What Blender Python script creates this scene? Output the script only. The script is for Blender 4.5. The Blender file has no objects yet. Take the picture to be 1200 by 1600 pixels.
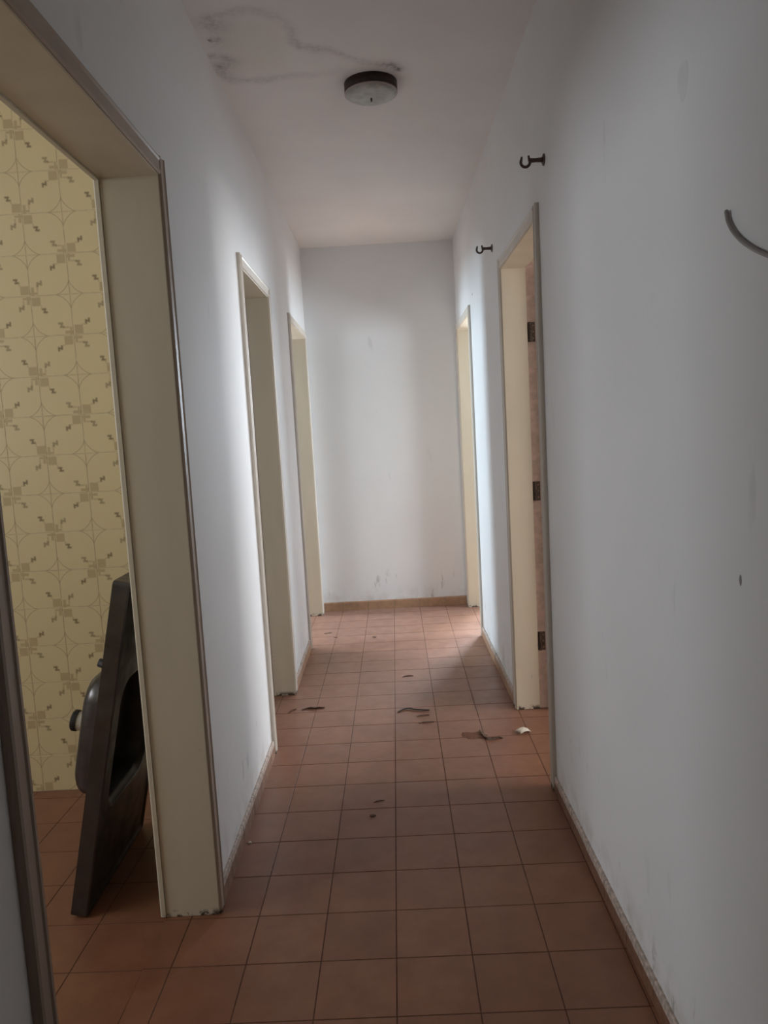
import bpy, bmesh, math, random
from mathutils import Vector, Matrix, noise

random.seed(7)
S = bpy.context.scene
COL = S.collection
PI = math.pi

# ------------------------------------------------------------------ camera
CAM = Vector((0.0383, 0.0, 1.3863))
PITCH, ROLL, YAW, FPX = -0.1077, -0.0553, -0.0091, 1179.2
cy, sy, cp, sp = math.cos(YAW), math.sin(YAW), math.cos(PITCH), math.sin(PITCH)
fw = Vector((sy * cp, cy * cp, sp))
rt = Vector((cy, -sy, 0))
up = rt.cross(fw)
r2 = rt * math.cos(ROLL) + up * math.sin(ROLL)
u2 = -rt * math.sin(ROLL) + up * math.cos(ROLL)
cd = bpy.data.cameras.new('camera')
cam = bpy.data.objects.new('camera', cd)
COL.objects.link(cam)
M = Matrix((r2, u2, -fw)).transposed().to_4x4()
M.translation = CAM
cam.matrix_world = M
cd.sensor_fit = 'VERTICAL'
cd.sensor_height = 36.0
cd.sensor_width = 27.0
cd.lens = FPX / 1600 * 36.0
cd.clip_start = 0.02
S.camera = cam

# ------------------------------------------------------------------ world, exposure, daylight in the windows
S.view_settings.view_transform = 'Standard'
S.view_settings.look = 'None'
S.view_settings.gamma = 1.0
S.view_settings.use_curve_mapping = False
S.view_settings.exposure = 0.03
w = bpy.data.worlds.new('overcast_sky')
S.world = w
w.use_nodes = True
bg = w.node_tree.nodes['Background']
bg.inputs[0].default_value = (0.80, 0.90, 1.0, 1)
bg.inputs[1].default_value = 0.4
S.cycles.use_denoising = True
S.cycles.diffuse_bounces = 5
S.cycles.glossy_bounces = 2
S.cycles.max_bounces = 7
S.cycles.use_adaptive_sampling = True
S.cycles.adaptive_threshold = 0.025
S.cycles.sample_clamp_indirect = 6.0

SKY = (0.83, 0.92, 1.0)
def window_light(name, loc, direction, sx, sz, power, color=SKY):
    """soft daylight entering through one window opening"""
    ld = bpy.data.lights.new(name, 'AREA')
    ld.shape = 'RECTANGLE'
    ld.size, ld.size_y = sx, sz
    ld.energy = power
    ld.color = color
    o = bpy.data.objects.new(name, ld)
    COL.objects.link(o)
    o.location = loc
    o.rotation_euler = Vector(direction).to_track_quat('-Z', 'Y').to_euler()
    return o

# room rectangles: x0,x1,y0,y1 and the window of each: wall, from, to, sill, head
KITCHEN = (-3.40, -0.685, -0.60, 2.936)
BATH = (-2.40, -0.685, 3.06, 4.18)
BEDL = (-2.90, -0.685, 4.30, 7.60)
BEDR = (0.757, 4.00, 1.50, 4.38)
BACKR = (0.757, 3.60, 4.50, 7.00)
WINS = {
    'kitchen': (KITCHEN, '-x', 0.20, 1.90, 1.25, 2.35, 40.0, (0.88, 0.94, 1.0)),
    'bathroom': (BATH, '-x', 3.35, 3.95, 1.50, 2.10, 4.0, SKY),
    'left_bedroom': (BEDL, '-x', 5.65, 6.30, 1.20, 2.45, 165.0, (0.68, 0.86, 1.0)),
    'right_bedroom': (BEDR, '+x', 1.80, 3.05, 1.05, 2.25, 104.0, (0.98, 0.99, 1.0)),
    'back_bedroom': (BACKR, '+y', 1.26, 2.15, 1.35, 2.50, 310.0, (0.76, 0.88, 1.0)),
    'back_bedroom_side': (BACKR, '+x', 4.56, 5.16, 0.60, 2.05, 140.0, (0.78, 0.90, 1.0)),  # invented extra window, added to brighten the end wall and far jamb
    'left_bedroom_side': (BEDL, '-x', 4.36, 4.90, 0.60, 2.05, 26.0, (0.85, 0.92, 1.0)),  # invented extra window, added to even out light across the end wall
}
for k, (rm, side, a, b, z0, z1, pw, colr) in WINS.items():
    m = (a + b) / 2
    zc = (z0 + z1) / 2
    if side == '-x':
        loc, d = (rm[0] - 0.11, m, zc), (1, 0, 0)
    elif side == '+x':
        loc, d = (rm[1] + 0.11, m, zc), (-1, 0, 0)
    else:
        loc, d = (m, rm[3] + 0.11, zc), (0, -1, 0)
    window_light('daylight_' + k, loc, d, b - a, z1 - z0, pw, colr)

# ------------------------------------------------------------------ material helpers
class NT:
    def __init__(s, name):
        s.m = bpy.data.materials.new(name)
        s.m.use_nodes = True
        s.t = s.m.node_tree
        s.b = s.t.nodes['Principled BSDF']
    def n(s, typ, **kw):
        nd = s.t.nodes.new(typ)
        for k, v in kw.items():
            setattr(nd, k, v)
        return nd
    def lk(s, a, b):
        s.t.links.new(a, b)
    def setin(s, sock, v):
        if hasattr(v, 'is_output') or isinstance(v, bpy.types.NodeSocket):
            s.lk(v, sock)
        else:
            sock.default_value = v
    def math(s, op, a, b=None, c=None, clamp=False):
        nd = s.n('ShaderNodeMath', operation=op, use_clamp=clamp)
        s.setin(nd.inputs[0], a)
        if b is not None: s.setin(nd.inputs[1], b)
        if c is not None: s.setin(nd.inputs[2], c)
        return nd.outputs[0]
    def mix(s, fac, a, b, blend='MIX'):
        nd = s.n('ShaderNodeMix', data_type='RGBA', blend_type=blend)
        s.setin(nd.inputs[0], fac)
        for sock, v in ((nd.inputs[6], a), (nd.inputs[7], b)):
            if isinstance(v, tuple) and len(v) == 3: v = (*v, 1)
            s.setin(sock, v)
        return nd.outputs[2]
    def pos(s):
        return s.n('ShaderNodeNewGeometry').outputs['Position']
    def obj(s):
        return s.n('ShaderNodeTexCoord').outputs['Object']
    def xyz(s, v):
        nd = s.n('ShaderNodeSeparateXYZ'); s.lk(v, nd.inputs[0]); return nd.outputs
    def scale(s, v, sc):
        nd = s.n('ShaderNodeVectorMath', operation='MULTIPLY'); s.lk(v, nd.inputs[0]); nd.inputs[1].default_value = sc
        return nd.outputs[0]
    def noise(s, v, scale, detail=3, rough=0.55):
        nd = s.n('ShaderNodeTexNoise'); s.lk(v, nd.inputs['Vector'])
        nd.inputs['Scale'].default_value = scale; nd.inputs['Detail'].default_value = detail
        nd.inputs['Roughness'].default_value = rough
        return nd.outputs['Fac']
    def ramp(s, v, a, b, lo=0.0, hi=1.0):
        nd = s.n('ShaderNodeMapRange', interpolation_type='SMOOTHSTEP')
        s.setin(nd.inputs[0], v)
        for i, x in enumerate((a, b, lo, hi)): nd.inputs[i + 1].default_value = x
        return nd.outputs[0]
    def bump(s, h, strength=0.2, dist=0.002):
        nd = s.n('ShaderNodeBump'); nd.inputs['Strength'].default_value = strength
        nd.inputs['Distance'].default_value = dist
        s.lk(h, nd.inputs['Height']); s.lk(nd.outputs[0], s.b.inputs['Normal'])
    def base(s, v):
        if isinstance(v, tuple): s.b.inputs['Base Color'].default_value = (*v, 1)
        else: s.lk(v, s.b.inputs['Base Color'])
    def rough(s, v): s.setin(s.b.inputs['Roughness'], v)

def plain(name, col, rough=0.6, metal=0.0, var=0.06, scale=25.0):
    k = NT(name)
    f = k.noise(k.pos(), scale, 3)
    f = k.ramp(f, 0.3, 0.7)
    k.base(k.mix(f, tuple(c * (1 - var) for c in col), tuple(min(1, c * (1 + var)) for c in col)))
    k.rough(rough)
    k.b.inputs['Metallic'].default_value = metal
    return k.m

def wall_material(name, col):
    """old matt white emulsion, with scuffs and grime low down"""
    k = NT(name)
    p = k.pos()
    z = k.xyz(p)[2]
    big = k.ramp(k.noise(p, 1.7, 4), 0.3, 0.7)
    c = k.mix(big, tuple(v * 0.965 for v in col), col)
    st = k.noise(k.scale(p, (26, 26, 7)), 1.0, 4, 0.62)
    scuff = k.ramp(st, 0.60, 0.69)
    gate = k.ramp(k.noise(p, 3.1, 2), 0.42, 0.58)
    low = k.ramp(z, 0.06, 0.46, 1.0, 0.0)
    f = k.math('MULTIPLY', k.math('MULTIPLY', scuff, gate), low)
    c = k.mix(k.math('MULTIPLY', f, 0.55), c, (0.16, 0.13, 0.11))
    # faint rubbed marks higher up
    st2 = k.ramp(k.noise(k.scale(p, (9, 9, 3)), 1.0, 4, 0.6), 0.66, 0.76)
    c = k.mix(k.math('MULTIPLY', st2, 0.16), c, (0.30, 0.28, 0.27))
    # dirty foot of the wall
    foot = k.math('MULTIPLY', k.ramp(z, 0.06, 0.20, 1.0, 0.0), k.ramp(k.noise(p, 11, 4), 0.4, 0.7))
    c = k.mix(k.math('MULTIPLY', foot, 0.35), c, (0.40, 0.33, 0.27))
    k.base(c)
    k.rough(0.75)
    k.b.inputs['Specular IOR Level'].default_value = 0.3
    k.bump(k.noise(p, 60, 3), 0.12, 0.003)
    return k.m

WALL = wall_material('white_emulsion', (0.82, 0.815, 0.81))
ROOMW = plain('room_plaster', (0.70, 0.69, 0.67), 0.8, 0, 0.03, 2.0)

def ceiling_material():
    k = NT('ceiling_emulsion')
    p = k.pos()
    c = k.mix(k.ramp(k.noise(p, 2.2, 4), 0.3, 0.7), (0.80, 0.775, 0.755), (0.84, 0.815, 0.795))
    at = k.n('ShaderNodeAttribute', attribute_name='mould')
    a = k.xyz(at.outputs['Vector'])
    mott = k.ramp(k.noise(p, 70, 4, 0.7), 0.3, 0.72)
    f = k.math('MULTIPLY', a[0], k.math('MULTIPLY_ADD', mott, 0.75, 0.35), clamp=True)
    c = k.mix(k.math('MULTIPLY', a[1], 0.35), c, (0.66, 0.60, 0.47))
    c = k.mix(f, c, (0.13, 0.11, 0.095))
    k.base(c)
    k.rough(0.85)
    k.bump(k.noise(p, 45, 3), 0.12, 0.003)
    return k.m
CEIL = ceiling_material()

def floor_tile_material():
    k = NT('terracotta_floor_tile')
    p = k.pos()
    oi = k.n('ShaderNodeObjectInfo').outputs['Random']
    f = k.ramp(k.noise(p, 9, 5, 0.65), 0.28, 0.72)
    c = k.mix(f, (0.215, 0.083, 0.040), (0.275, 0.112, 0.056))
    c = k.mix(k.math('MULTIPLY', oi, 0.35), c, (0.17, 0.066, 0.033))
    fine = k.ramp(k.noise(p, 90, 3, 0.6), 0.62, 0.75)
    c = k.mix(k.math('MULTIPLY', fine, 0.25), c, (0.30, 0.14, 0.08))
    dirt = k.ramp(k.noise(k.scale(p, (5, 9, 5)), 1.0, 5, 0.7), 0.60, 0.78)
    c = k.mix(k.math('MULTIPLY', dirt, 0.35), c, (0.17, 0.085, 0.052))
    k.base(c)
    k.b.inputs['Specular IOR Level'].default_value = 0.5
    k.b.inputs['Sheen Weight'].default_value = 0.35
    k.b.inputs['Sheen Roughness'].default_value = 0.30
    k.b.inputs['Sheen Tint'].default_value = (1.0, 0.93, 0.89, 1)
    k.rough(k.ramp(k.noise(p, 14, 4, 0.6), 0.3, 0.7, 0.34, 0.46))
    k.bump(k.noise(p, 30, 3), 0.06, 0.002)
    return k.m
FTILE = floor_tile_material()
GROUT = plain('floor_grout', (0.115, 0.050, 0.030), 0.9, 0, 0.2, 40)
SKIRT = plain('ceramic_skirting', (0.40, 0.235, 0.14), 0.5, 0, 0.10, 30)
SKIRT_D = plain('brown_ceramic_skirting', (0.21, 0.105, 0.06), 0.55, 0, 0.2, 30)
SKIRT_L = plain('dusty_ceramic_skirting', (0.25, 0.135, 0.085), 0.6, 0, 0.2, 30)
SMEAR = plain('paint_smeared_edge', (0.46, 0.37, 0.31), 0.75, 0, 0.28, 60)

def cream(name, col, dark=0.0):
    k = NT(name)
    p = k.pos()
    z = k.xyz(p)[2]
    c = k.mix(k.ramp(k.noise(k.scale(p, (8, 8, 2)), 1.0, 4), 0.3, 0.7), tuple(v * 0.93 for v in col), col)
    chip = k.math('MULTIPLY', k.ramp(k.noise(k.scale(p, (30, 30, 12)), 1.0, 4, 0.65), 0.68, 0.74),
                  k.ramp(z, 0.1, 0.7, 1.0, 0.08))
    c = k.mix(k.math('MULTIPLY', chip, 0.7), c, (0.15, 0.09, 0.06))
    rot = k.math('MULTIPLY', k.ramp(z, 0.004, 0.028, 1.0, 0.0), k.ramp(k.noise(p, 30, 4, 0.6), 0.47, 0.57))
    c = k.mix(rot, c, (0.05, 0.032, 0.024))
    k.base(c)
    k.rough(0.42)
    k.bump(k.noise(k.scale(p, (60, 60, 6)), 1.0, 3), 0.10, 0.002)
    return k.m
CREAM = cream('cream_gloss_paint', (0.68, 0.60, 0.46))
CASING = cream('cream_casing_paint', (0.66, 0.60, 0.52))
KCASING = cream('beige_casing_paint', (0.42, 0.33, 0.26))
BAREWOOD = plain('pinkish_bare_wood', (0.58, 0.43, 0.36), 0.7, 0, 0.12, 40)
LEAFW = plain('cream_door_leaf', (0.52, 0.44, 0.34), 0.45, 0, 0.06, 6)
HINGE = plain('rusty_hinge_metal', (0.12, 0.085, 0.065), 0.6, 0.6, 0.4, 120)
DARKGAP = plain('dark_gap_filler', (0.05, 0.032, 0.024), 0.9)

# ------------------------------------------------------------------ mesh helpers
def mesh_obj(name, bm, mat, parent=None, smooth=False):
    me = bpy.data.meshes.new(name)
    bm.normal_update()
    bm.to_mesh(me)
    bm.free()
    for m in (mat if isinstance(mat, (list, tuple)) else [mat]):
        me.materials.append(m)
    if smooth:
        for p in me.polygons: p.use_smooth = True
    o = bpy.data.objects.new(name, me)
    COL.objects.link(o)
    if parent: o.parent = parent
    return o

def empty(name, loc=(0, 0, 0)):
    o = bpy.data.objects.new(name, None)
    o.empty_display_size = 0.05
    o.location = loc
    COL.objects.link(o)
    return o

def tag(o, label, cat, group=None, kind=None):
    o['label'] = label
    o['category'] = cat
    if group: o['group'] = group
    if kind: o['kind'] = kind
    return o

def add_box(bm, x0, x1, y0, y1, z0, z1):
    vs = [bm.verts.new((x, y, z)) for z in (z0, z1) for x, y in ((x0, y0), (x1, y0), (x1, y1), (x0, y1))]
    for f in ((0, 3, 2, 1), (4, 5, 6, 7), (0, 1, 5, 4), (1, 2, 6, 5), (2, 3, 7, 6), (3, 0, 4, 7)):
        bm.faces.new([vs[i] for i in f])
    return vs

def boxes(name, lst, mat, parent=None, bevel=0.0):
    bm = bmesh.new()
    for b in lst: add_box(bm, *b)
    if bevel:
        bmesh.ops.bevel(bm, geom=bm.edges[:], offset=bevel, segments=2, affect='EDGES', profile=0.6)
    return mesh_obj(name, bm, mat, parent)

def loft(bm, rings, closed=True, cap0=False, cap1=False):
    vr = [[bm.verts.new(p) for p in r] for r in rings]
    n = len(vr[0])
    for a, b in zip(vr, vr[1:]):
        for i in range(n if closed else n - 1):
            j = (i + 1) % n
            bm.faces.new((a[i], a[j], b[j], b[i]))
    if cap0: bm.faces.new(vr[0][::-1])
    if cap1: bm.faces.new(vr[-1])
    return vr

def tube(bm, pts, rad, seg=10, caps=True):
    pts = [Vector(p) for p in pts]
    rads = rad if isinstance(rad, (list, tuple)) else [rad] * len(pts)
    rings = []
    ref = None
    for i, p in enumerate(pts):
        t = (pts[min(i + 1, len(pts) - 1)] - pts[max(i - 1, 0)]).normalized()
        if ref is None:
            ref = Vector((0, 0, 1)) if abs(t.z) < 0.9 else Vector((1, 0, 0))
        a = (ref - t * ref.dot(t)).normalized()
        ref = a
        b = t.cross(a)
        rings.append([p + rads[i] * (a * math.cos(2 * PI * k / seg) + b * math.sin(2 * PI * k / seg)) for k in range(seg)])
    loft(bm, rings, True, caps, caps)

def lathe(bm, prof, seg=40, axis='z', centre=(0, 0, 0)):
    c = Vector(centre)
    rings = []
    for r, h in prof:
        ring = []
        for k in range(seg):
            a = 2 * PI * k / seg
            if axis == 'z': v = Vector((r * math.cos(a), r * math.sin(a), h))
            elif axis == 'x': v = Vector((h, r * math.cos(a), r * math.sin(a)))
            else: v = Vector((r * math.cos(a), h, r * math.sin(a)))
            ring.append(c + v)
        rings.append(ring)
    loft(bm, rings, True, True, True)
    bmesh.ops.recalc_face_normals(bm, faces=bm.faces[:])

# ------------------------------------------------------------------ the shell
XL, XR = -0.535, 0.607          # corridor wall faces
TH = 0.15                       # wall thickness
YE = 5.80                       # end wall
ZC = 2.766                      # ceiling
YB = -2.50                      # corridor goes on behind the camera
HIN = 2.088                     # door opening height
JT = 0.03                       # jamb thickness
DOORS_L = {1: (1.085, 2.075), 2: (3.222, 3.926), 3: (4.810, 5.672)}
DOORS_R = {4: (2.763, 3.550), 5: (4.910, 5.690)}

def wall_with_doors(name, x0, x1, doors, ya, yb):
    lst, y = [], ya
    for a, b in doors:
        a, b = a - JT, b + JT
        lst.append((x0, x1, y, a, 0, ZC))
        lst.append((x0, x1, a, b, HIN + JT, ZC))
        y = b
    lst.append((x0, x1, y, yb, 0, ZC))
    return boxes(name, lst, WALL)

o = wall_with_doors('wall_left', XL - TH, XL, DOORS_L.values(), YB, 7.6)
tag(o, 'white corridor wall with three doorways, the first opening to the kitchen', 'wall', kind='structure')
o = wall_with_doors('wall_right', XR, XR + TH, DOORS_R.values(), YB, 7.6)
tag(o, 'long white corridor wall with two doorways and brown rod brackets', 'wall', kind='structure')
o = boxes('wall_end', [(XL, XR, YE, YE + 0.15, 0, ZC)], WALL)
tag(o, 'white wall closing the far end of the corridor', 'wall', kind='structure')
o = boxes('wall_behind', [(XL, XR, YB - 0.1, YB, 0, ZC)], WALL)
tag(o, 'white wall closing the near end of the corridor', 'wall', kind='structure')

# ceiling with a mould ring near the lamp
UPP = [(-0.475, 2.647), (-0.4, 2.618), (-0.335, 2.611), (-0.268, 2.64), (-0.222, 2.69), (-0.212, 2.746), (-0.212, 2.811),
       (-0.197, 2.873), (-0.146, 2.888), (-0.093, 2.903), (-0.043, 2.954), (-0.008, 2.986), (0.065, 3.014), (0.121, 3.035), (0.154, 3.074)]
UPS = [.5, .65, .7, .6, .45, .7, .8, 1.0, 1.0, .9, .75, .6, .75, 1.2, 1.3]
LOP = [(-0.517, 2.98), (-0.521, 3.025), (-0.488, 3.083), (-0.424, 3.102), (-0.357, 3.1), (-0.278, 3.084), (-0.213, 3.092), (-0.107, 3.081), (-0.057, 3.047)]
LOS = [.5, .6, .8, .8, .7, .6, .5, .35, .4]
BLOB = [(-0.5, 2.786, .008, 2.4), (-0.459, 2.702, .05, .35), (-0.514, 2.888, .018, .8), (-0.502, 2.973, .035, .75), (-0.47, 2.911, .025, .6),
        (-0.47, 2.780, .018, .6), (-0.486, 2.676, .05, .4), (-0.455, 2.94, .03, .4), (-0.50, 3.03, .045, .35), (0.160, 3.085, .014, 1.2),
        (0.14, 3.06, .03, .6), (-0.48, 2.80, .05, .3)]
def seg_d(p, a, b):
    ax, ay = a; bx, by = b
    dx, dy = bx - ax, by - ay
    t = max(0, min(1, ((p[0] - ax) * dx + (p[1] - ay) * dy) / (dx * dx + dy * dy)))
    return math.hypot(p[0] - ax - t * dx, p[1] - ay - t * dy), t
def mould(x, y):
    n1 = noise.noise(Vector((x * 16, y * 16, 0.3))) * 0.018
    n2 = noise.noise(Vector((x * 16, y * 16, 7.3))) * 0.018
    q = (x + n1, y + n2)
    v = 0.0
    for P, W, wd in ((UPP, UPS, 0.021), (LOP, LOS, 0.026)):
        best = 0
        for i in range(len(P) - 1):
            d, t = seg_d(q, P[i], P[i + 1])
            s = (W[i] * (1 - t) + W[i + 1] * t) * math.exp(-(d / wd) ** 2)
            best = max(best, s)
        v += best * 0.37
    for bx, by, r, s in BLOB:
        v += 0.60 * s * math.exp(-((q[0] - bx) ** 2 + (q[1] - by) ** 2) / r ** 2)
    inside = math.exp(-(((x + 0.37) / 0.12) ** 4 + ((y - 2.85) / 0.2) ** 4))
    return min(1.0, v), inside * 0.9
bm = bmesh.new()
ys = [YB + i * (2.45 - YB) / 8 for i in range(8)] + [2.45 + i * 0.0065 for i in range(146)] + [3.42 + i * (YE - 3.42) / 6 for i in range(7)]
NX = 180
xs = [XL + (XR - XL) * i / NX for i in range(NX + 1)]
lay = bm.verts.layers.float_vector.new('mould')
grid = []
for y in ys:
    row = []
    for x in xs:
        v = bm.verts.new((x, y, ZC))
        if 2.44 < y < 3.4:
            a, b = mould(x, y)
            v[lay] = (a, b, 0)
        row.append(v)
    grid.append(row)
for j in range(len(ys) - 1):
    for i in range(NX):
        bm.faces.new((grid[j][i], grid[j + 1][i], grid[j + 1][i + 1], grid[j][i + 1]))
add_box(bm, XL - TH, XR + TH, YB - 0.1, YE + 0.15, ZC + 0.0015, ZC + 0.12)
o = mesh_obj('ceiling', bm, CEIL)
tag(o, 'white corridor ceiling with a mould ring beside the lamp', 'ceiling', kind='structure')

# ------------------------------------------------------------------ rooms behind the doorways
ROOMFLOOR = plain('room_floor_tile', (0.38, 0.20, 0.12), 0.45, 0, 0.15, 6)
WFRAME = plain('window_frame_paint', (0.60, 0.58, 0.54), 0.5)
WN = [0]
def room(nm, rect, win, wallmat, words, skip=(), floor=True):
    x0, x1, y0, y1 = rect
    t = 0.12
    wins = {}
    for w_ in win: wins.setdefault(w_[0], []).append(w_[1:])
    def slab(s):
        if s == '-x': return ('y', x0 - t, x0, y0 - t, y1 + t)
        if s == '+x': return ('y', x1, x1 + t, y0 - t, y1 + t)
        if s == '-y': return ('x', y0 - t, y0, x0, x1)
        return ('x', y1, y1 + t, x0, x1)
    lst = []
    for s in ('-x', '+x', '-y', '+y'):
        if s in skip: continue
        ax, p0, p1, q0, q1 = slab(s)
        def put(q0, q1, zz0, zz1):
            if ax == 'y': lst.append((p0, p1, q0, q1, zz0, zz1))
            else: lst.append((q0, q1, p0, p1, zz0, zz1))
        if s in wins:
            qq = q0
            for a, b, z0, z1 in sorted(wins[s]):
                put(qq, a, 0, ZC); put(a, b, 0, z0); put(a, b, z1, ZC)
                qq = b
            put(qq, q1, 0, ZC)
        else:
            put(q0, q1, 0, ZC)
    tag(boxes('wall_' + nm, lst, wallmat), 'plain walls of the ' + words, 'wall', kind='structure')
    tag(boxes('ceiling_' + nm, [(x0, x1, y0, y1, ZC, ZC + 0.1)], ROOMW), 'plain ceiling of the ' + words, 'ceiling', kind='structure')
    if floor:
        tag(boxes('floor_' + nm, [(x0, x1, y0, y1, -0.1, 0)], ROOMFLOOR), 'brown floor of the ' + words, 'floor', kind='structure')
    for side, (a, b, z0, z1) in [(sd_, w_) for sd_ in wins for w_ in wins[sd_]]:
        WN[0] += 1
        wroot = empty('window_%d' % WN[0], (0, 0, 0))
        tag(wroot, 'plain %s window frame in the %s wall of the %s' % ('tall' if z0 < 1 else 'small', 'end' if side == '+y' else 'outer', words), 'window', kind='structure')  # the tall ones frame the added fill openings
        ax, p0, p1, _, _ = slab(side)
        pm = (p0 + p1) / 2
        f = 0.035
        for q0, q1, zz0, zz1, n in ((a, a + f, z0, z1, 'frame_side'), (b - f, b, z0, z1, 'frame_side'), (a + f, b - f, z1 - f, z1, 'frame_head'), (a + f, b - f, z0, z0 + f, 'frame_sill')):
            if ax == 'y': boxes(n, [(pm - 0.02, pm + 0.02, q0, q1, zz0, zz1)], WFRAME, wroot)
            else: boxes(n, [(q0, q1, pm - 0.02, pm + 0.02, zz0, zz1)], WFRAME, wroot)
KWALLM = plain('kitchen_plain_tile', (0.50, 0.41, 0.25), 0.3, 0, 0.05, 12)
W = WINS
room('kitchen', KITCHEN, [W['kitchen'][1:6]], KWALLM, 'kitchen beyond the first doorway', skip=('+x', '+y'), floor=False)
room('bathroom', BATH, [W['bathroom'][1:6]], ROOMW, 'small room beyond the second doorway', skip=('+x',))
room('left_bedroom', BEDL, [W['left_bedroom'][1:6], W['left_bedroom_side'][1:6]], ROOMW, 'room beyond the left doorway by the end wall', skip=('+x',))
room('right_bedroom', BEDR, [W['right_bedroom'][1:6]], ROOMW, 'room beyond the hinged doorway', skip=('-x',))
room('back_bedroom', BACKR, [W['back_bedroom'][1:6], W['back_bedroom_side'][1:6]], ROOMW, 'room beyond the right doorway by the end wall', skip=('-x',))

# ------------------------------------------------------------------ floor tiles
def clip_poly(poly, axis, lim, keep_less):
    out = []
    for i in range(len(poly)):
        a, b = poly[i], poly[(i + 1) % len(poly)]
        ina = (a[axis] <= lim) if keep_less else (a[axis] >= lim)
        inb = (b[axis] <= lim) if keep_less else (b[axis] >= lim)
        if ina: out.append(a)
        if ina != inb:
            t = (lim - a[axis]) / (b[axis] - a[axis])
            out.append((a[0] + t * (b[0] - a[0]), a[1] + t * (b[1] - a[1])))
    return out

def tile_mesh(name, poly, mat, ztop, zbot, bev=0.0012):
    """a flat tile with a softened arris; poly counter-clockwise"""
    c = Vector((sum(p[0] for p in poly) / len(poly), sum(p[1] for p in poly) / len(poly)))
    inner = []
    for p in poly:
        v = Vector(p) - c
        inner.append(c + v * max(0.2, 1 - bev * 1.4 / max(v.length, 1e-4)))
    bm = bmesh.new()
    loft(bm, [[(p[0], p[1], zbot) for p in poly], [(p[0], p[1], ztop - bev * 0.6) for p in poly], [(p[0], p[1], ztop) for p in inner]], True, False, True)
    me = bpy.data.meshes.new(name)
    bm.normal_update()
    bm.to_mesh(me); bm.free()
    me.materials.append(mat)
    return me

def lay_floor(parent, rect, size, ang, pivot, off, joint, limit=300):
    x0, x1, y0, y1 = rect
    c, s = math.cos(ang), math.sin(ang)
    full = None
    g = joint / 2
    n = 0
    for j in range(int((y0 - off[1]) / size) - 2, int((y1 - off[1]) / size) + 3):
        for i in range(int((x0 - off[0]) / size) - 2, int((x1 - off[0]) / size) + 3):
            lx0, ly0 = off[0] + i * size, off[1] + j * size
            quad = [(lx0 + g, ly0 + g), (lx0 + size - g, ly0 + g), (lx0 + size - g, ly0 + size - g), (lx0 + g, ly0 + size - g)]
            wq = []
            for (x, y) in quad:
                dx, dy = x - pivot[0], y - pivot[1]
                wq.append((pivot[0] + c * dx - s * dy, pivot[1] + s * dx + c * dy))
            p = wq
            for ax, lim, kl in ((0, x0, False), (0, x1, True), (1, y0, False), (1, y1, True)):
                p = clip_poly(p, ax, lim, kl)
                if len(p) < 3: break
            if len(p) < 3: continue
            ar = abs(sum(p[k][0] * p[(k + 1) % len(p)][1] - p[(k + 1) % len(p)][0] * p[k][1] for k in range(len(p)))) / 2
            if ar < 2e-4: continue
            cx = sum(q[0] for q in wq) / 4; cyy = sum(q[1] for q in wq) / 4
            if ar > (size - joint) ** 2 * 0.999:
                if full is None:
                    h = size / 2 - g
                    full = tile_mesh('floor_tile', [(-h, -h), (h, -h), (h, h), (-h, h)], FTILE, 0.0, -0.006, 0.0002)
                me, loc, rz = full, (cx, cyy), ang
            else:
                me = tile_mesh('floor_tile_cut', [(q[0] - cx, q[1] - cyy) for q in p], FTILE, 0.0, -0.006, 0.0002)
                loc, rz = (cx, cyy), 0.0
            o = bpy.data.objects.new('tile', me)
            COL.objects.link(o)
            o.parent = parent
            # hand-laid: tiny differences of level
            o.location = (loc[0], loc[1], -0.0003 * random.random())
            o.rotation_euler = (0, 0, rz)
            n += 1
    return n

TILE_ANG, Y0 = -0.0089, 3.2552
fl = boxes('floor', [(XL - TH, XR + TH, YB - 0.1, YE + 0.15, -0.12, -0.0012)], GROUT)
tag(fl, 'corridor floor of square terracotta tiles', 'floor', kind='structure')
nt = lay_floor(fl, (XL - TH, XR + TH, -0.10, YE), 0.2, TILE_ANG, (0, 3.0), (0.0, Y0 - 20 * 0.2), 0.0034)
# rows behind the camera, joined
bm = bmesh.new()
for j in range(12):
    for i in range(7):
        x = XL - TH + 0.02 + i * 0.2
        y = YB + j * 0.2 + 0.002
        if y + 0.196 > -0.102: continue
        add_box(bm, x, min(x + 0.196, XR + TH), y, y + 0.196, -0.006, 0)
o = mesh_obj('rear_tile_rows', bm, FTILE, fl)
o['kind'] = 'stuff'

kf = boxes('floor_kitchen', [(KITCHEN[0], XL - TH, KITCHEN[2], KITCHEN[3], -0.12, -0.0012)], GROUT)
tag(kf, 'kitchen floor of terracotta tiles below the patterned wall', 'floor', kind='structure')
nk = lay_floor(kf, (-2.7, XL - TH, -0.2, KITCHEN[3]), 0.2, -0.02, (-0.88, 1.9), (-0.881, 1.86), 0.0034)
boxes('far_tile_field', [(KITCHEN[0], -2.702, KITCHEN[2], KITCHEN[3], -0.006, 0), (-2.7, XL - TH, KITCHEN[2], -0.202, -0.006, 0)], FTILE, kf)['kind'] = 'stuff'

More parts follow.
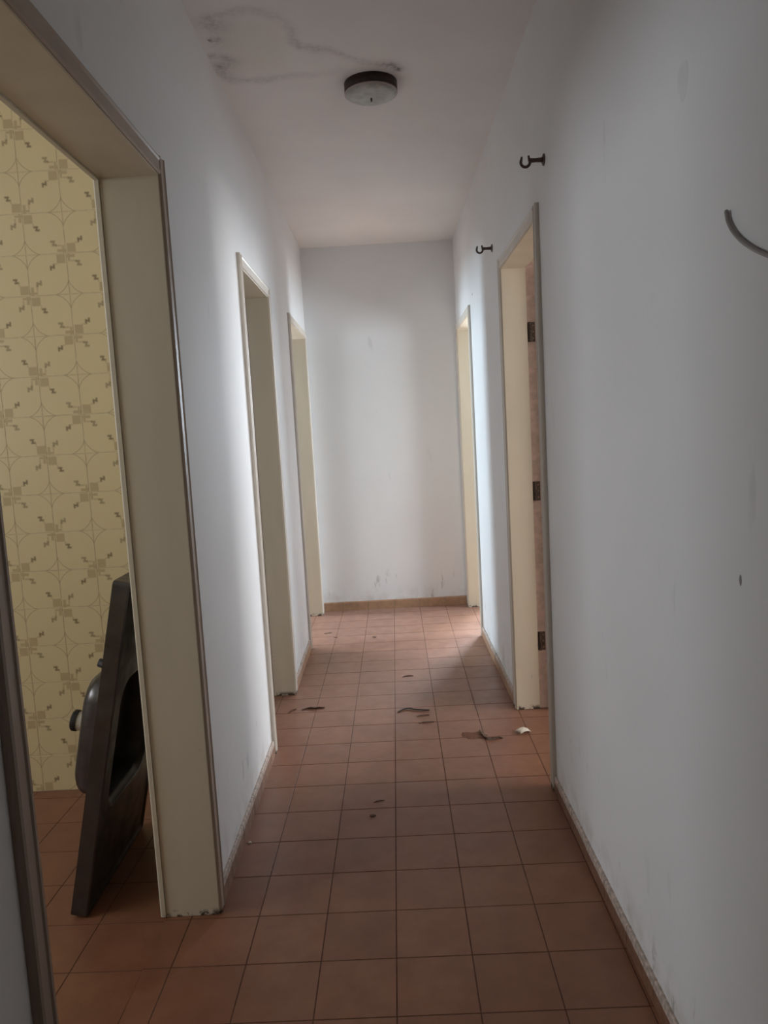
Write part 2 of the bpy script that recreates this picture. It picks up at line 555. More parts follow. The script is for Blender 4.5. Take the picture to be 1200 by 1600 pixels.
# ------------------------------------------------------------------ kitchen far wall: patterned 15 cm tiles
def wall_tile_material():
    k = NT('printed_wall_tile')
    ox = k.obj()
    sc = k.scale(ox, (1 / 0.151, 1 / 0.151, 1))
    x, y, _ = k.xyz(sc)
    def box(u, v, u0, u1, v0, v1, e=0.02):
        a = k.ramp(u, u0 - e, u0 + e); b = k.ramp(u, u1 - e, u1 + e, 1, 0)
        c = k.ramp(v, v0 - e, v0 + e); d = k.ramp(v, v1 - e, v1 + e, 1, 0)
        return k.math('MULTIPLY', k.math('MULTIPLY', a, b), k.math('MULTIPLY', c, d))
    def mx(*a):
        r = a[0]
        for q in a[1:]: r = k.math('MAXIMUM', r, q)
        return r
    ax, ay = k.math('ADD', x, 0.5), k.math('ADD', y, 0.5)          # from the corner with the square
    bx, by = k.math('SUBTRACT', 0.5, x), k.math('SUBTRACT', 0.5, y)  # from the corner with the sprig
    fill = mx(box(ax, ay, 0.035, 0.25, 0.02, 0.24), box(bx, by, 0.03, 0.105, 0.0, 0.21),
              box(bx, by, 0.0, 0.20, 0.03, 0.085))
    def flower(u, v, cu, cv, s):
        du, dv = k.math('SUBTRACT', u, cu), k.math('SUBTRACT', v, cv)
        # three stubby petals
        return mx(box(du, dv, -0.045 * s, -0.012 * s, -0.05 * s, 0.03 * s, 0.026), box(du, dv, 0.012 * s, 0.045 * s, -0.03 * s, 0.055 * s, 0.026),
                  box(du, dv, -0.03 * s, 0.03 * s, -0.018 * s, 0.018 * s, 0.026))
    dark = mx(flower(ax, ay, 0.375, 0.325, 1.35), k.math('MULTIPLY', flower(bx, by, 0.25, 0.29, 1.5), 0.7))
    stem = mx(box(ax, ay, 0.25, 0.36, 0.235, 0.265), box(bx, by, 0.17, 0.21, 0.10, 0.26))
    r = k.math('SQRT', k.math('ADD', k.math('MULTIPLY', x, x), k.math('MULTIPLY', y, y)))
    ringd = k.math('ABSOLUTE', k.math('SUBTRACT', r, 0.525))
    ring = k.ramp(ringd, 0.006, 0.018, 1, 0)
    anti = k.ramp(k.math('MULTIPLY', x, y), -0.02, 0.0, 1, 0)
    ring = k.math('MULTIPLY', ring, anti)
    edge = k.math('MAXIMUM', k.math('ABSOLUTE', x), k.math('ABSOLUTE', y))
    rim = k.ramp(edge, 0.465, 0.485)
    speck = k.ramp(k.noise(ox, 220, 2, 0.5), 0.4, 0.6)
    c = k.mix(k.math('MULTIPLY', speck, 0.25), (0.70, 0.565, 0.315), (0.66, 0.53, 0.29))
    c = k.mix(k.math('MULTIPLY', rim, 0.10), c, (0.40, 0.29, 0.15))
    c = k.mix(k.math('MULTIPLY', ring, 0.45), c, (0.30, 0.21, 0.10))
    c = k.mix(k.math('MULTIPLY', fill, 0.55), c, (0.36, 0.245, 0.115))
    c = k.mix(k.math('MULTIPLY', stem, 0.4), c, (0.30, 0.20, 0.09))
    c = k.mix(k.math('MULTIPLY', dark, 0.85), c, (0.14, 0.085, 0.035))
    k.base(c)
    k.rough(0.28)
    return k.m
WTILE = wall_tile_material()
WGROUT = plain('wall_tile_grout', (0.60, 0.50, 0.32), 0.9, 0, 0.15, 60)
kw = boxes('wall_kitchen_far', [(KITCHEN[0] - 0.12, XL - TH, KITCHEN[3] + 0.0012, KITCHEN[3] + 0.12, 0, ZC)], WGROUT)
tag(kw, 'kitchen wall of yellow printed tiles seen through the first doorway', 'wall', kind='structure')
TS, VX = 0.1512, -1.285
h = TS / 2 - 0.0009
wt = tile_mesh('wall_tile', [(-h, -h), (h, -h), (h, h), (-h, h)], WTILE, 0.0, -0.0055, 0.0009)
for i in range(-6, 4):
    for j in range(0, 18):
        if (i + j) % 2:
            rot = 0 if i % 2 else 2
        else:
            rot = 1 if (i + 1) % 2 == 0 else 3
        cx = VX + (i + 0.5) * TS
        cz = (j + 0.5) * TS
        sx = 1.0
        if cx + h > XL - TH:      # the last column is trimmed against the side wall
            x0_ = cx - h
            sx = (XL - TH - 0.001 - x0_) / (2 * h)
            cx = (x0_ + XL - TH - 0.001) / 2
        o = bpy.data.objects.new('tile', wt)
        COL.objects.link(o)
        o.parent = kw
        o.matrix_local = (Matrix.Translation((cx, KITCHEN[3] + random.uniform(0, 0.0004), cz)) @ Matrix.Scale(sx, 4, (1, 0, 0))
                          @ Matrix.Rotation(PI / 2, 4, 'X') @ Matrix.Rotation(rot * PI / 2, 4, 'Z'))
boxes('top_cut_row', [(KITCHEN[0], XL - TH, KITCHEN[3], KITCHEN[3] + 0.006, 18 * TS + 0.001, ZC)], KWALLM, kw)
o = boxes('far_tile_field', [(KITCHEN[0], VX - 6 * TS - 0.001, KITCHEN[3], KITCHEN[3] + 0.006, 0, 18 * TS)], KWALLM, kw)
o['kind'] = 'stuff'

# ------------------------------------------------------------------ door frames
PROF = [(0.0, 0.0), (0.0, 0.011), (0.003, 0.015), (0.009, 0.015), (0.012, 0.012), (0.034, 0.013), (0.040, 0.016), (0.045, 0.014), (0.048, 0.008), (0.048, 0.0)]
def casing_strip(name, p0, p1, out, proud, mat, parent):
    """moulded strip from p0 to p1; out = direction away from the opening, proud = away from the wall"""
    p0, p1, out, proud = Vector(p0), Vector(p1), Vector(out), Vector(proud)
    bm = bmesh.new()
    loft(bm, [[p + out * u + proud * d for u, d in PROF] for p in (p0, p1)], True, True, True)
    bmesh.ops.recalc_face_normals(bm, faces=bm.faces[:])
    return mesh_obj(name, bm, mat, parent)

def door_frame(num, xc, xroom, ya, yb, words, cas=CASING, rabbet=True, far_cas=0.048, jamb=CREAM):
    """xc = corridor face of the wall, xroom = room face"""
    d = 1 if xroom > xc else -1
    root = empty('door_%d' % num, ((xc + xroom) / 2, (ya + yb) / 2, 0))
    tag(root, words, 'door frame', kind='structure')
    inv = root.matrix_world.copy(); inv.translation = root.location
    def fix(o):
        o.location = (-root.location.x, -root.location.y, 0)
        return o
    xa = xc - d * 0.008           # the jamb stands a little proud of the plaster
    xs = xc + d * 0.105 if rabbet else xroom
    rb = 0.013
    def bx(x0, x1, *r): return (min(x0, x1), max(x0, x1), *r)
    for y, s in ((ya, -1), (yb, 1)):
        def yy(a, b): return (min(y + s * a, y + s * b), max(y + s * a, y + s * b))
        o = fix(boxes('jamb', [bx(xa, xs, *yy(0, JT), 0, HIN + JT)], jamb, root, 0.002))
        if rabbet:
            fix(boxes('rabbet', [bx(xs, xroom, *yy(rb, JT), 0, HIN + JT)], BAREWOOD, root))
    fix(boxes('head_jamb', [bx(xa, xs, ya, yb, HIN, HIN + JT)], jamb, root, 0.002))
    if rabbet:
        fix(boxes('head_rabbet', [bx(xs, xroom, ya - rb, yb + rb, HIN + rb, HIN + JT)], BAREWOOD, root))
    g = 0.0035                    # open crack between jamb and casing
    for x, pr, nm in ((xc, (-d, 0, 0), 'casing'), (xroom, (d, 0, 0), 'room_casing')):
        gg = g if nm == 'casing' else (-0.005 if not rabbet else 0.014)
        top = HIN + gg
        m = cas if nm == 'casing' else CREAM
        fix(casing_strip(nm, (x, ya - gg, 0.004), (x, ya - gg, top + 0.048), (0, -1, 0), pr, m, root))
        fix(casing_strip(nm, (x, yb + gg, 0.004), (x, yb + gg, top + 0.048), (0, 1, 0), pr, m, root))
        fix(casing_strip('head_' + nm, (x, ya - gg, top), (x, yb + gg, top), (0, 0, 1), pr, m, root))
    return root

XLr, XRr = XL - TH, XR + TH
d1 = door_frame(1, XL, XLr, *DOORS_L[1], 'wide cream door frame opening to the yellow tiled kitchen', cas=KCASING, rabbet=False)
d2 = door_frame(2, XL, XLr, *DOORS_L[2], 'cream door frame between the kitchen doorway and the last left doorway')
d3 = door_frame(3, XL, XLr, *DOORS_L[3], 'cream door frame on the left wall touching the end wall')
d4 = door_frame(4, XR, XRr, *DOORS_R[4], 'cream door frame with rusty hinges below the rod brackets')
d5 = door_frame(5, XR, XRr, *DOORS_R[5], 'cream door frame on the right wall touching the end wall')

# hinges and the open leaf of door 4
yb = DOORS_R[4][1]
for hz in (1.800, 1.062, 0.335):
    bm = bmesh.new()
    add_box(bm, XR + 0.108, XR + 0.142, yb + 0.0095, yb + 0.0125, hz - 0.045, hz + 0.045)
    hg = mesh_obj('hinge', bm, HINGE, d4)
    hg.location = (-d4.location.x, -d4.location.y, 0)
    for kz in range(5):
        bm = bmesh.new()
        lathe(bm, [(0.0065, hz - 0.045 + kz * 0.018 + 0.0006), (0.0065, hz - 0.045 + (kz + 1) * 0.018 - 0.0006)], 12, 'z', (XR + 0.118, yb + 0.003, 0))
        mesh_obj('knuckle', bm, HINGE, hg)
    for kz in (-0.03, 0.0, 0.03):
        bm = bmesh.new()
        lathe(bm, [(0.0035, yb + 0.0095), (0.0030, yb + 0.0082)], 10, 'y', (XR + 0.133, 0, hz + kz))
        mesh_obj('screw', bm, SKIRT, hg)
lx0, lx1, ly0, ly1 = XRr + 0.018, XRr + 0.018 + 0.76, yb - 0.035, yb - 0.001
lf = boxes('leaf', [(lx0, lx1, ly0, ly1, 0.008, HIN - 0.004)], LEAFW, d4, 0.002)
lf.location = (-d4.location.x, -d4.location.y, 0)
bm = bmesh.new()
tube(bm, [(lx1 - 0.06, ly0 - 0.004, 1.03), (lx1 - 0.06, ly0 - 0.045, 1.03), (lx1 - 0.075, ly0 - 0.05, 1.03), (lx1 - 0.17, ly0 - 0.05, 1.03)], 0.009, 10)
lathe(bm, [(0.024, ly0), (0.024, ly0 - 0.006), (0.012, ly0 - 0.008)], 20, 'y', (lx1 - 0.06, 0, 1.03))
mesh_obj('lever_handle', bm, HINGE, lf)

# ------------------------------------------------------------------ skirting tiles
def skirting(name, along, face, inward, a, b, words, height=0.068, depth=0.011, phase=0.0, gap=0.0018):
    root = None
    parts = []
    y = a
    edges = [a]
    k = math.floor((a - phase) / 0.2) + 1
    while phase + k * 0.2 < b - 0.015:
        if phase + k * 0.2 > a + 0.015: edges.append(phase + k * 0.2)
        k += 1
    edges.append(b)
    root = empty(name, ((a + b) / 2, face, 0) if along == 'x' else (face, (a + b) / 2, 0))
    tag(root, words, 'baseboard', kind='structure')
    for e0, e1 in zip(edges, edges[1:]):
        bm = bmesh.new()
        hh = height + random.uniform(-0.001, 0.001)
        dd = depth + random.uniform(-0.0006, 0.0006)
        # section: rounded top arris, paint slopped along the top
        sm = 0.010 if name == 'baseboard_end' else 0.020
        sec = [(0, 0), (dd, 0), (dd, hh - sm), (dd - 0.002, hh - 0.003), (dd - 0.005, hh), (0, hh)]
        def pt(t, s):
            if along == 'y': return (face + inward * s[0], t, s[1])
            return (t, face + inward * s[0], s[1])
        rings = [[pt(t, s) for s in sec] for t in (e0 + gap / 2, e1 - gap / 2)]
        loft(bm, rings, True, True, True)
        bmesh.ops.recalc_face_normals(bm, faces=bm.faces[:])
        for f in bm.faces:
            if f.calc_center_median().z > hh - sm - 0.001 and len(f.verts) == 4: f.material_index = 1
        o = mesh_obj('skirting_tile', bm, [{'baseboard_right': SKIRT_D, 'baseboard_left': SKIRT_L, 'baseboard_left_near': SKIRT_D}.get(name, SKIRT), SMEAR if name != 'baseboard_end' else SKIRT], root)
        o.location = -root.location
    return root
CW = 0.0535
skirting('baseboard_left', 'y', XL, 1, DOORS_L[1][1] + CW, DOORS_L[2][0] - CW, 'paint-smeared ceramic skirting between the kitchen doorway and the next doorway', phase=0.055)
skirting('baseboard_left_far', 'y', XL, 1, DOORS_L[2][1] + CW, DOORS_L[3][0] - CW, 'short ceramic skirting between the last two left doorways', phase=0.055)
skirting('baseboard_left_near', 'y', XL, 1, YB, DOORS_L[1][0] - CW, 'ceramic skirting on the near side of the kitchen doorway', phase=0.055)
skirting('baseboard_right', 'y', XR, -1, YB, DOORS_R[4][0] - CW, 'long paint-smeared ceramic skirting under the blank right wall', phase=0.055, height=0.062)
skirting('baseboard_right_far', 'y', XR, -1, DOORS_R[4][1] + CW, DOORS_R[5][0] - CW, 'ceramic skirting between the two right doorways', phase=0.055)
skirting('baseboard_end', 'x', YE, -1, XL + 0.012, XR - 0.012, 'tan ceramic skirting along the end wall', phase=0.025, height=0.070)

# ------------------------------------------------------------------ ceiling lamp
LX, LY, LR = 0.050, 3.185, 0.106
lamp = empty('ceiling_lamp', (LX, LY, ZC))
tag(lamp, 'round flush ceiling lamp with dark band and frosted glass cover', 'lamp')
BAND = plain('dark_bronze_band', (0.055, 0.038, 0.036), 0.45, 0.5, 0.2, 60)
RIM = plain('pale_lamp_rim', (0.42, 0.36, 0.35), 0.45, 0.2)
kk = NT('frosted_lamp_glass')
p = kk.pos()
kk.base(kk.mix(kk.ramp(kk.noise(p, 22, 4), 0.35, 0.7), (0.30, 0.30, 0.265), (0.44, 0.455, 0.42)))
kk.rough(0.3)
GLASS = kk.m
bm = bmesh.new(); lathe(bm, [(LR, 0.0), (LR, -0.034), (LR - 0.004, -0.037), (LR - 0.012, -0.037)], 64)
mesh_obj('band', bm, BAND, lamp, True)
bm = bmesh.new(); lathe(bm, [(LR - 0.013, -0.035), (LR - 0.001, -0.036), (LR + 0.0005, -0.039), (LR - 0.003, -0.042), (LR - 0.013, -0.041)], 64)
mesh_obj('rim', bm, RIM, lamp, True)
bm = bmesh.new()
lathe(bm, [(LR - 0.004, -0.038)] + [((LR - 0.004) * math.cos(t), -0.040 - 0.017 * math.sin(t)) for t in [i * PI / 2 / 9 for i in range(9)]] + [(0.004, -0.057)], 64)
gl = mesh_obj('glass_cover', bm, GLASS, lamp, True)
bm = bmesh.new(); lathe(bm, [(0.0035, -0.055), (0.0035, -0.064), (0.0022, -0.070)], 14, 'z', (0.0, 0.045 - 0.045, 0))
mesh_obj('centre_pin', bm, BAND, gl, True)

# ------------------------------------------------------------------ rod brackets on the right wall
BRK = plain('brown_plastic_bracket', (0.085, 0.050, 0.043), 0.45, 0, 0.15, 80)
def bracket(y, z, words):
    r = empty('rod_bracket', (XR, y, z))
    tag(r, words, 'bracket', 'curtain rod brackets on the right wall')
    bm = bmesh.new(); lathe(bm, [(0.019, 0.0), (0.019, -0.003), (0.013, -0.006)], 28, 'x'); mesh_obj('wall_flange', bm, BRK, r)
    bm = bmesh.new(); lathe(bm, [(0.0095, -0.004), (0.0075, -0.012), (0.0065, -0.030), (0.0075, -0.044), (0.0075, -0.048)], 20, 'x'); mesh_obj('arm', bm, BRK, r, True)
    c = Vector((-0.0620, 0, -0.005))
    R = 0.0150
    pts = []
    for i in range(25):
        a = math.radians(22 - i * (222.0 / 24))
        pts.append(c + Vector((R * math.cos(a), 0, R * math.sin(a))))
    pts = [pts[0] + Vector((-0.003, 0, 0.015))] + pts + [pts[-1] + Vector((0.003, 0, 0.013))]
    bm = bmesh.new(); tube(bm, pts, [0.0035] + [0.0048] * 25 + [0.0032], 10); mesh_obj('cradle', bm, BRK, r, True)
    return r
bracket(2.607, 2.245, 'brown hooked rod bracket standing clear of the near door frame corner')
bracket(3.835, 2.247, 'brown hooked rod bracket past the far corner of the hinged door frame')

# ------------------------------------------------------------------ loose cable on the right wall
CABM = plain('grey_cable_sheath', (0.30, 0.27, 0.25), 0.5, 0, 0.05)
COP = plain('dark_cut_wire', (0.06, 0.045, 0.04), 0.5)
cab = empty('loose_cable', (XR, 1.03, 1.585))
tag(cab, 'short grey cable stub curling out of the blank white wall', 'cable')
cp_ = [(0.003, 0.0, 0.0), (-0.006, 0.018, 0.001), (-0.0055, 0.0411, 0.0018), (-0.0055, 0.0936, 0.0213), (-0.0055, 0.1355, 0.0399), (-0.0055, 0.1720, 0.0599), (-0.0055, 0.2019, 0.0818), (-0.0055, 0.2196, 0.1021), (-0.0055, 0.2262, 0.1197)]
def smooth_path(P, n=6):
    P = [Vector(p) for p in P]
    out = []
    for i in range(len(P) - 1):
        p0, p1, p2, p3 = P[max(i - 1, 0)], P[i], P[i + 1], P[min(i + 2, len(P) - 1)]
        for k in range(n):
            t = k / n
            out.append(0.5 * ((2 * p1) + (p2 - p0) * t + (2 * p0 - 5 * p1 + 4 * p2 - p3) * t * t + (3 * p1 - p0 - 3 * p2 + p3) * t ** 3))
    out.append(P[-1])
    return out
sp_ = smooth_path(cp_)
bm = bmesh.new(); tube(bm, sp_, 0.0036, 12); mesh_obj('sheath', bm, CABM, cab, True)
e, dn = sp_[-1], (sp_[-1] - sp_[-2]).normalized()
for s in (0,):
    off = Vector((0.0, 0.0, 0))
    bm = bmesh.new(); tube(bm, [e + off - dn * 0.002, e + off + dn * 0.0012], 0.0028, 10); mesh_obj('cut_conductor', bm, COP, cab)

# ------------------------------------------------------------------ steel sink leaning inside the kitchen doorway
def steel(name, col, rough):
    k = NT(name)
    p = k.obj()
    k.base(k.mix(k.ramp(k.noise(p, 9, 5, 0.65), 0.3, 0.75), tuple(c * 0.7 for c in col), col))
    k.rough(k.ramp(k.noise(p, 16, 4), 0.3, 0.7, rough - 0.06, rough + 0.12))
    k.b.inputs['Metallic'].default_value = 0.85
    return k.m
STEEL = steel('dull_stainless_steel', (0.15, 0.138, 0.132), 0.36)
def rrect(u0, u1, v0, v1, r, k=7):
    pts = []
    for cu, cv, a0 in ((u1 - r, v1 - r, 0), (u0 + r, v1 - r, 90), (u0 + r, v0 + r, 180), (u1 - r, v0 + r, 270)):
        for i in range(k + 1):
            a = math.radians(a0 + 90 * i / k)
            pts.append((cu + r * math.cos(a), cv + r * math.sin(a)))
    return pts
SL, SD, SKT = 1.02, 0.52, 0.048
ang = math.atan2(0.219, 0.995)
# local axes: u up the leaning board, v into the kitchen (+Y), n out of the top face (towards the doorway)
U = Vector((math.sin(ang), 0, math.cos(ang))); V = Vector((0, 1, 0)); N = Vector((math.cos(ang), 0, -math.sin(ang)))
sink = empty('steel_sink', (-0.925, 2.086, 0.0006))
tag(sink, 'dull stainless steel sink top leaning on its end behind the kitchen door jamb', 'sink')
lift = SKT * math.sin(ang) * 0
def L3(u, v, n): return U * u + V * v + N * n
# lowest point is the back edge of the skirt or the face edge: raise so that nothing goes under the floor
low = min(L3(u, 0, n).z for u in (0, SL) for n in (0, -SKT))
LIFT = Vector((0, 0, -low))
def ring(u0, u1, v0, v1, r, n): return [L3(a, b, n) + LIFT for a, b in rrect(u0, u1, v0, v1, r)]
B0, B1, C0, C1 = 0.29, 0.695, 0.085, 0.435        # bowl opening
bm = bmesh.new()
loft(bm, [ring(0.03, SL - 0.03, 0.03, SD - 0.03, 0.01, -SKT), ring(0, SL, 0, SD, 0.012, -SKT), ring(0, SL, 0, SD, 0.012, -0.004), ring(0.003, SL - 0.003, 0.003, SD - 0.003, 0.011, 0.0),
          ring(0.012, SL - 0.012, 0.012, SD - 0.012, 0.010, 0.0), ring(0.022, SL - 0.022, 0.022, SD - 0.022, 0.012, -0.006),
          ring(B0 - 0.008, B1 + 0.008, C0 - 0.008, C1 + 0.008, 0.075, -0.007), ring(B0, B1, C0, C1, 0.070, -0.009)])
bmesh.ops.recalc_face_normals(bm, faces=bm.faces[:])
o = mesh_obj('worktop', bm, STEEL, sink)
md = o.modifiers.new('sheet', 'SOLIDIFY'); md.thickness = 0.0012; md.offset = 0
bm = bmesh.new()
dep = 0.135
rg = [ring(B0, B1, C0, C1, 0.070, -0.009), ring(B0 + 0.006, B1 - 0.006, C0 + 0.006, C1 - 0.006, 0.068, -0.030)]
for i in range(7):
    t = i / 6 * PI / 2
    ins = 0.012 + 0.045 * (1 - math.cos(t))
    rg.append(ring(B0 + ins, B1 - ins, C0 + ins, C1 - ins, 0.066, -(dep - 0.045) - 0.045 * math.sin(t)))
rg.append(ring(B0 + 0.14, B1 - 0.14, C0 + 0.135, C1 - 0.135, 0.035, -dep - 0.004))
loft(bm, rg, True, False, True)
o = mesh_obj('basin', bm, STEEL, sink, True)
md = o.modifiers.new('sheet', 'SOLIDIFY'); md.thickness = 0.0012; md.offset = 0
RUB = plain('black_rubber_nut', (0.022, 0.018, 0.016), 0.6)
WHT = plain('white_plastic_thread', (0.55, 0.50, 0.40), 0.5)
def ndisc(name, prof, mat, par, u, v, seg=28):
    bm = bmesh.new()
    rings = [[L3(u + r * math.cos(2 * PI * k / seg), v + r * math.sin(2 * PI * k / seg), n) + LIFT for k in range(seg)] for r, n in prof]
    loft(bm, rings, True, True, True)
    bmesh.ops.recalc_face_normals(bm, faces=bm.faces[:])
    return mesh_obj(name, bm, mat, par)
um, vm = (B0 + B1) / 2 - 0.012, (C0 + C1) / 2
df = ndisc('drain_fitting', [(0.030, -dep - 0.004), (0.030, -dep - 0.066)], WHT, sink, um, vm)
ndisc('rubber_nut', [(0.036, -dep - 0.005), (0.038, -dep - 0.010), (0.038, -dep - 0.026), (0.035, -dep - 0.030)], RUB, df, um, vm)
ndisc('drain_flange', [(0.033, -dep - 0.052), (0.034, -dep - 0.058), (0.034, -dep - 0.066), (0.030, -dep - 0.070)], RUB, df, um, vm)
bm = bmesh.new()
ou = B1 - 0.012
ov = C0 + 0.075
tube(bm, [L3(ou - 0.03, ov, -0.075) + LIFT, L3(ou + 0.022, ov, -0.078) + LIFT, L3(ou + 0.034, ov, -0.088) + LIFT, L3(ou + 0.038, ov, -0.112) + LIFT], [0.020, 0.018, 0.015, 0.013], 14)
mesh_obj('overflow_outlet', bm, RUB, sink, True)

# ------------------------------------------------------------------ litter on the floor
DRY = plain('dry_leaf_brown', (0.13, 0.075, 0.05), 0.8, 0, 0.3, 90)
TWIG = plain('dark_bark', (0.045, 0.032, 0.028), 0.8, 0, 0.2, 90)
FAINT = plain('faint_floor_dirt', (0.165, 0.075, 0.044), 0.95, 0, 0.25, 120)
CHIP = plain('white_eggshell_chip', (0.66, 0.58, 0.48), 0.7, 0, 0.1, 90)
DUST = plain('grey_brown_dirt', (0.14, 0.075, 0.05), 0.95, 0, 0.25, 120)

def strip(name, path, width, mat, words, cat, group=None, arch=0.004, thick=0.0012):
    """a curled shred lying on the floor, one end lifted"""
    P = smooth_path([(x, y, 0) for x, y in path], 5)
    bm = bmesh.new()
    n = len(P) - 1
    rings = []
    for i, p in enumerate(P):
        t = (P[min(i + 1, n)] - P[max(i - 1, 0)]).normalized()
        s = Vector((-t.y, t.x, 0))
        ww = width * (0.35 + 0.65 * math.sin(PI * min(1, max(0, (i + 0.6) / (n + 1.2))))) * (1 + 0.25 * math.sin(i * 2.3))
        z0 = arch * math.sin(PI * i / n) ** 2
        c = Vector((p.x, p.y, z0))
        rings.append([c - s * ww / 2 + Vector((0, 0, ww * 0.25)), c + s * ww / 2 + Vector((0, 0, 0)), c + s * ww / 2 + Vector((0, 0, thick)), c - s * ww / 2 + Vector((0, 0, ww * 0.25 + thick))])
    loft(bm, rings, True, True, True)
    bmesh.ops.recalc_face_normals(bm, faces=bm.faces[:])
    zmin = min(v.co.z for v in bm.verts)
    c = sum((v.co for v in bm.verts), Vector()) / len(bm.verts)
    for v in bm.verts: v.co -= Vector((c.x, c.y, zmin))
    o = mesh_obj(name, bm, mat)
    o.location = (c.x, c.y, 0.0002)
    return tag(o, words, cat, group)

def flake(name, x, y, rx, ry, h, mat, words, cat, group=None, seed=0, rot=0.0, n=14):
    rnd = random.Random(seed)
    bm = bmesh.new()
    rr = [1 + rnd.uniform(-0.35, 0.35) for _ in range(n)]
    c, s = math.cos(rot), math.sin(rot)
    def ring(k, z): 
        out = []
        for i in range(n):
            a = 2 * PI * i / n
            u, v = rx * rr[i] * k * math.cos(a), ry * rr[i] * k * math.sin(a)
            out.append((c * u - s * v, s * u + c * v, z))
        return out
    loft(bm, [ring(1.0, 0.0), ring(0.92, h * 0.55), ring(0.55, h)], True, True, True)
    o = mesh_obj(name, bm, mat)
    o.location = (x, y, 0.0002)
    return tag(o, words, cat, group)

strip('twig', [(0.020, 3.592), (0.045, 3.622), (0.075, 3.628), (0.110, 3.608), (0.160, 3.598), (0.175, 3.600)], 0.012, TWIG, 'dark curved twig lying on the corridor tiles', 'twig', arch=0.003, thick=0.005)
strip('bark_shred', [(0.110, 3.530), (0.135, 3.538), (0.172, 3.545)], 0.012, DRY, 'small brown shred lying right beside the dark twig', 'debris', 'small brown shreds beside the twig', arch=0.002)
strip('bark_shred', [(0.115, 3.445), (0.150, 3.452), (0.190, 3.455)], 0.012, DRY, 'small brown shred on the tile joint between twig and leaf', 'debris', 'small brown shreds beside the twig', arch=0.002)
lfroot = empty('dry_leaf', (0.36, 3.27, 0))
tag(lfroot, 'crumpled brown dry leaf with a curled stem on the tiles', 'leaf')
o = flake('blade', 0, 0, 0.048, 0.052, 0.002, FAINT, '', '', seed=4, rot=0.4, n=18)
for kx in ('label', 'category'): del o[kx]
o.parent = lfroot
o = strip('stem', [(0.030, 0.050), (0.036, 0.010), (0.050, -0.045), (0.080, -0.050), (0.105, -0.040), (0.118, -0.050)], 0.016, DRY, '', '', arch=0.004, thick=0.004)
for kx in ('label', 'category'): del o[kx]
o.parent = lfroot
# curled white chip
bm = bmesh.new()
rings = []
for i in range(9):
    a = math.radians(-20 + i * 22)
    rings.append([Vector((0.030 * math.cos(a), yy_, 0.004 + 0.020 * max(0, math.sin(a)) * ff)) for yy_, ff in ((-0.022, 0.55), (-0.008, 1.0), (0.010, 0.95), (0.022, 0.5))])
loft(bm, rings, False)
o = mesh_obj('shell_chip', bm, CHIP, None, True)
md = o.modifiers.new('thick', 'SOLIDIFY'); md.thickness = 0.003; md.offset = -1
o.location = (0.578, 3.275, -0.0005); o.rotation_euler = (0, 0, 0.5)
tag(o, 'curled white chip on the tiles before the hinged doorway', 'debris')
strip('dirt_streak', [(-0.465, 3.70), (-0.430, 3.722), (-0.400, 3.712), (-0.375, 3.718), (-0.352, 3.712)], 0.032, FAINT, 'brown dirt streak on the tiles before the middle left doorway', 'debris', arch=0.0008)
strip('dirt_streak', [(-0.53, 3.66), (-0.515, 3.70), (-0.495, 3.715)], 0.014, FAINT, 'faint dirt streak against the middle left door frame', 'debris', arch=0.0008)
flake('crumb', -0.088, 2.602, 0.010, 0.009, 0.005, DRY, 'single dark crumb on the dim middle tiles', 'debris', seed=2)
strip('dirt_hair', [(-0.085, 2.70), (-0.065, 2.712), (-0.045, 2.714)], 0.006, DRY, 'thin brown fibre just past the dark crumb', 'debris', arch=0.001)
flake('plaster_crumb', -0.508, 2.458, 0.006, 0.006, 0.006, CHIP, 'tiny white plaster crumb beside the left skirting', 'debris', seed=5)
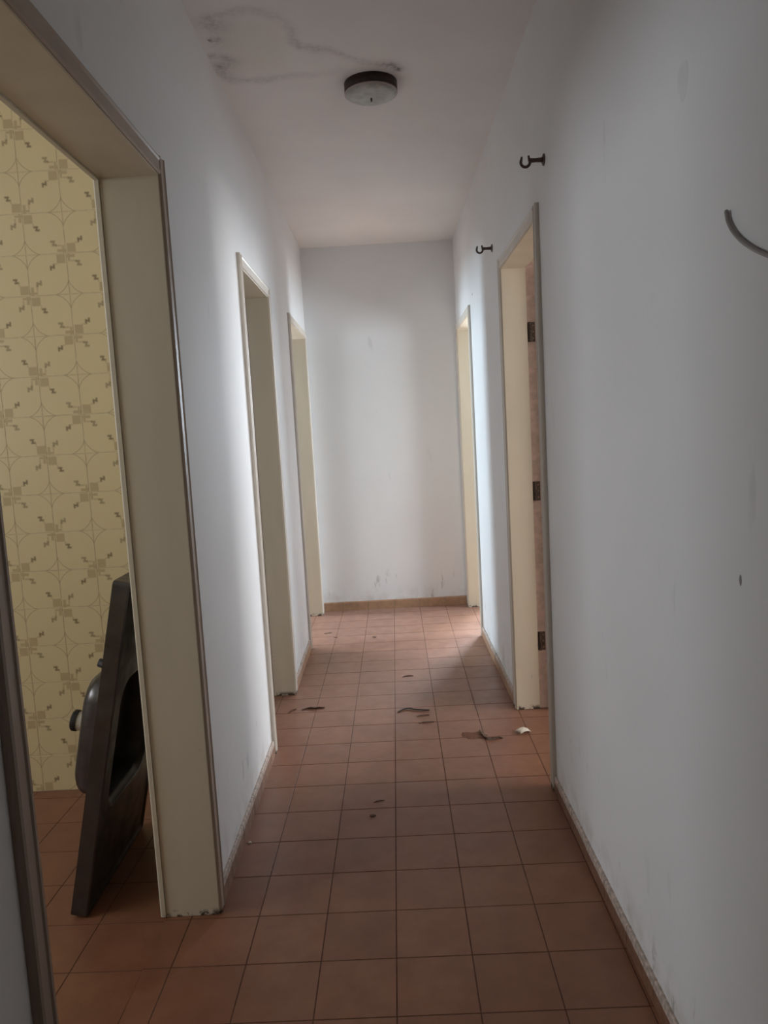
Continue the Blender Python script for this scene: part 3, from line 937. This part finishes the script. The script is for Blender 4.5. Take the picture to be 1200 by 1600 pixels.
for x, y, rx, sd, wd in ((-0.118, 4.985, 0.026, 8, 'dark flake nearest the middle of the brightly lit far tiles'),
                         (-0.385, 5.03, 0.016, 9, 'tiny dark speck on a joint of the far lit tiles'),
                         (-0.445, 5.15, 0.030, 10, 'elongated flake nearest the last left doorway')):
    flake('dirt_flake', x, y, rx, rx * 0.55, 0.003, DUST, wd, 'debris', 'dark flakes on the far tiles', seed=sd, rot=sd)
strip('dirt_smear', [(0.055, 4.13), (0.085, 4.145), (0.115, 4.14)], 0.012, FAINT, 'grey dirt smear alone in the middle of the corridor', 'debris', arch=0.0006)

# nail holes and pits in the right wall
PIT = plain('dark_pit', (0.30, 0.28, 0.27), 0.9)
def pit(y, z, ry, rz, words, nm='nail_hole'):
    bm = bmesh.new()
    rings = [[(0.0, ry * k * math.cos(2 * PI * i / 14), rz * k * math.sin(2 * PI * i / 14)) for i in range(14)] for k in (1.0,)]
    rings.append([(-0.0012, 0.6 * a[1], 0.6 * a[2]) for a in rings[0]])
    loft(bm, rings, True, True, True)
    o = mesh_obj(nm, bm, PIT)
    o.location = (XR, y, z)
    tag(o, words, 'hole')
pit(1.225, 1.109, 0.0045, 0.010, 'small dark plug hole low on the blank white wall')
pit(4.724, 2.18, 0.010, 0.008, 'dark nail hole above the last right door frame')

# a repainted filler patch high on the blank right wall
PATCH = plain('filler_patch_paint', (0.745, 0.74, 0.735), 0.75, 0, 0.02)
bm = bmesh.new()
n_ = 26
rr_ = [1 + 0.08 * math.sin(3 * a_) for a_ in [2 * PI * i / n_ for i in range(n_)]]
loft(bm, [[(0, 0.025 * rr_[i] * k_ * math.cos(2 * PI * i / n_), 0.034 * rr_[i] * k_ * math.sin(2 * PI * i / n_)) for i in range(n_)] for k_ in (1.0,)] +
     [[(-0.0004, 0.0235 * rr_[i] * math.cos(2 * PI * i / n_), 0.031 * rr_[i] * math.sin(2 * PI * i / n_)) for i in range(n_)]], True, True, True)
o = mesh_obj('filler_patch', bm, PATCH)
o.location = (XR, 1.44, 1.984)
tag(o, 'faint greyish filler patch high on the blank white wall', 'wall patch')
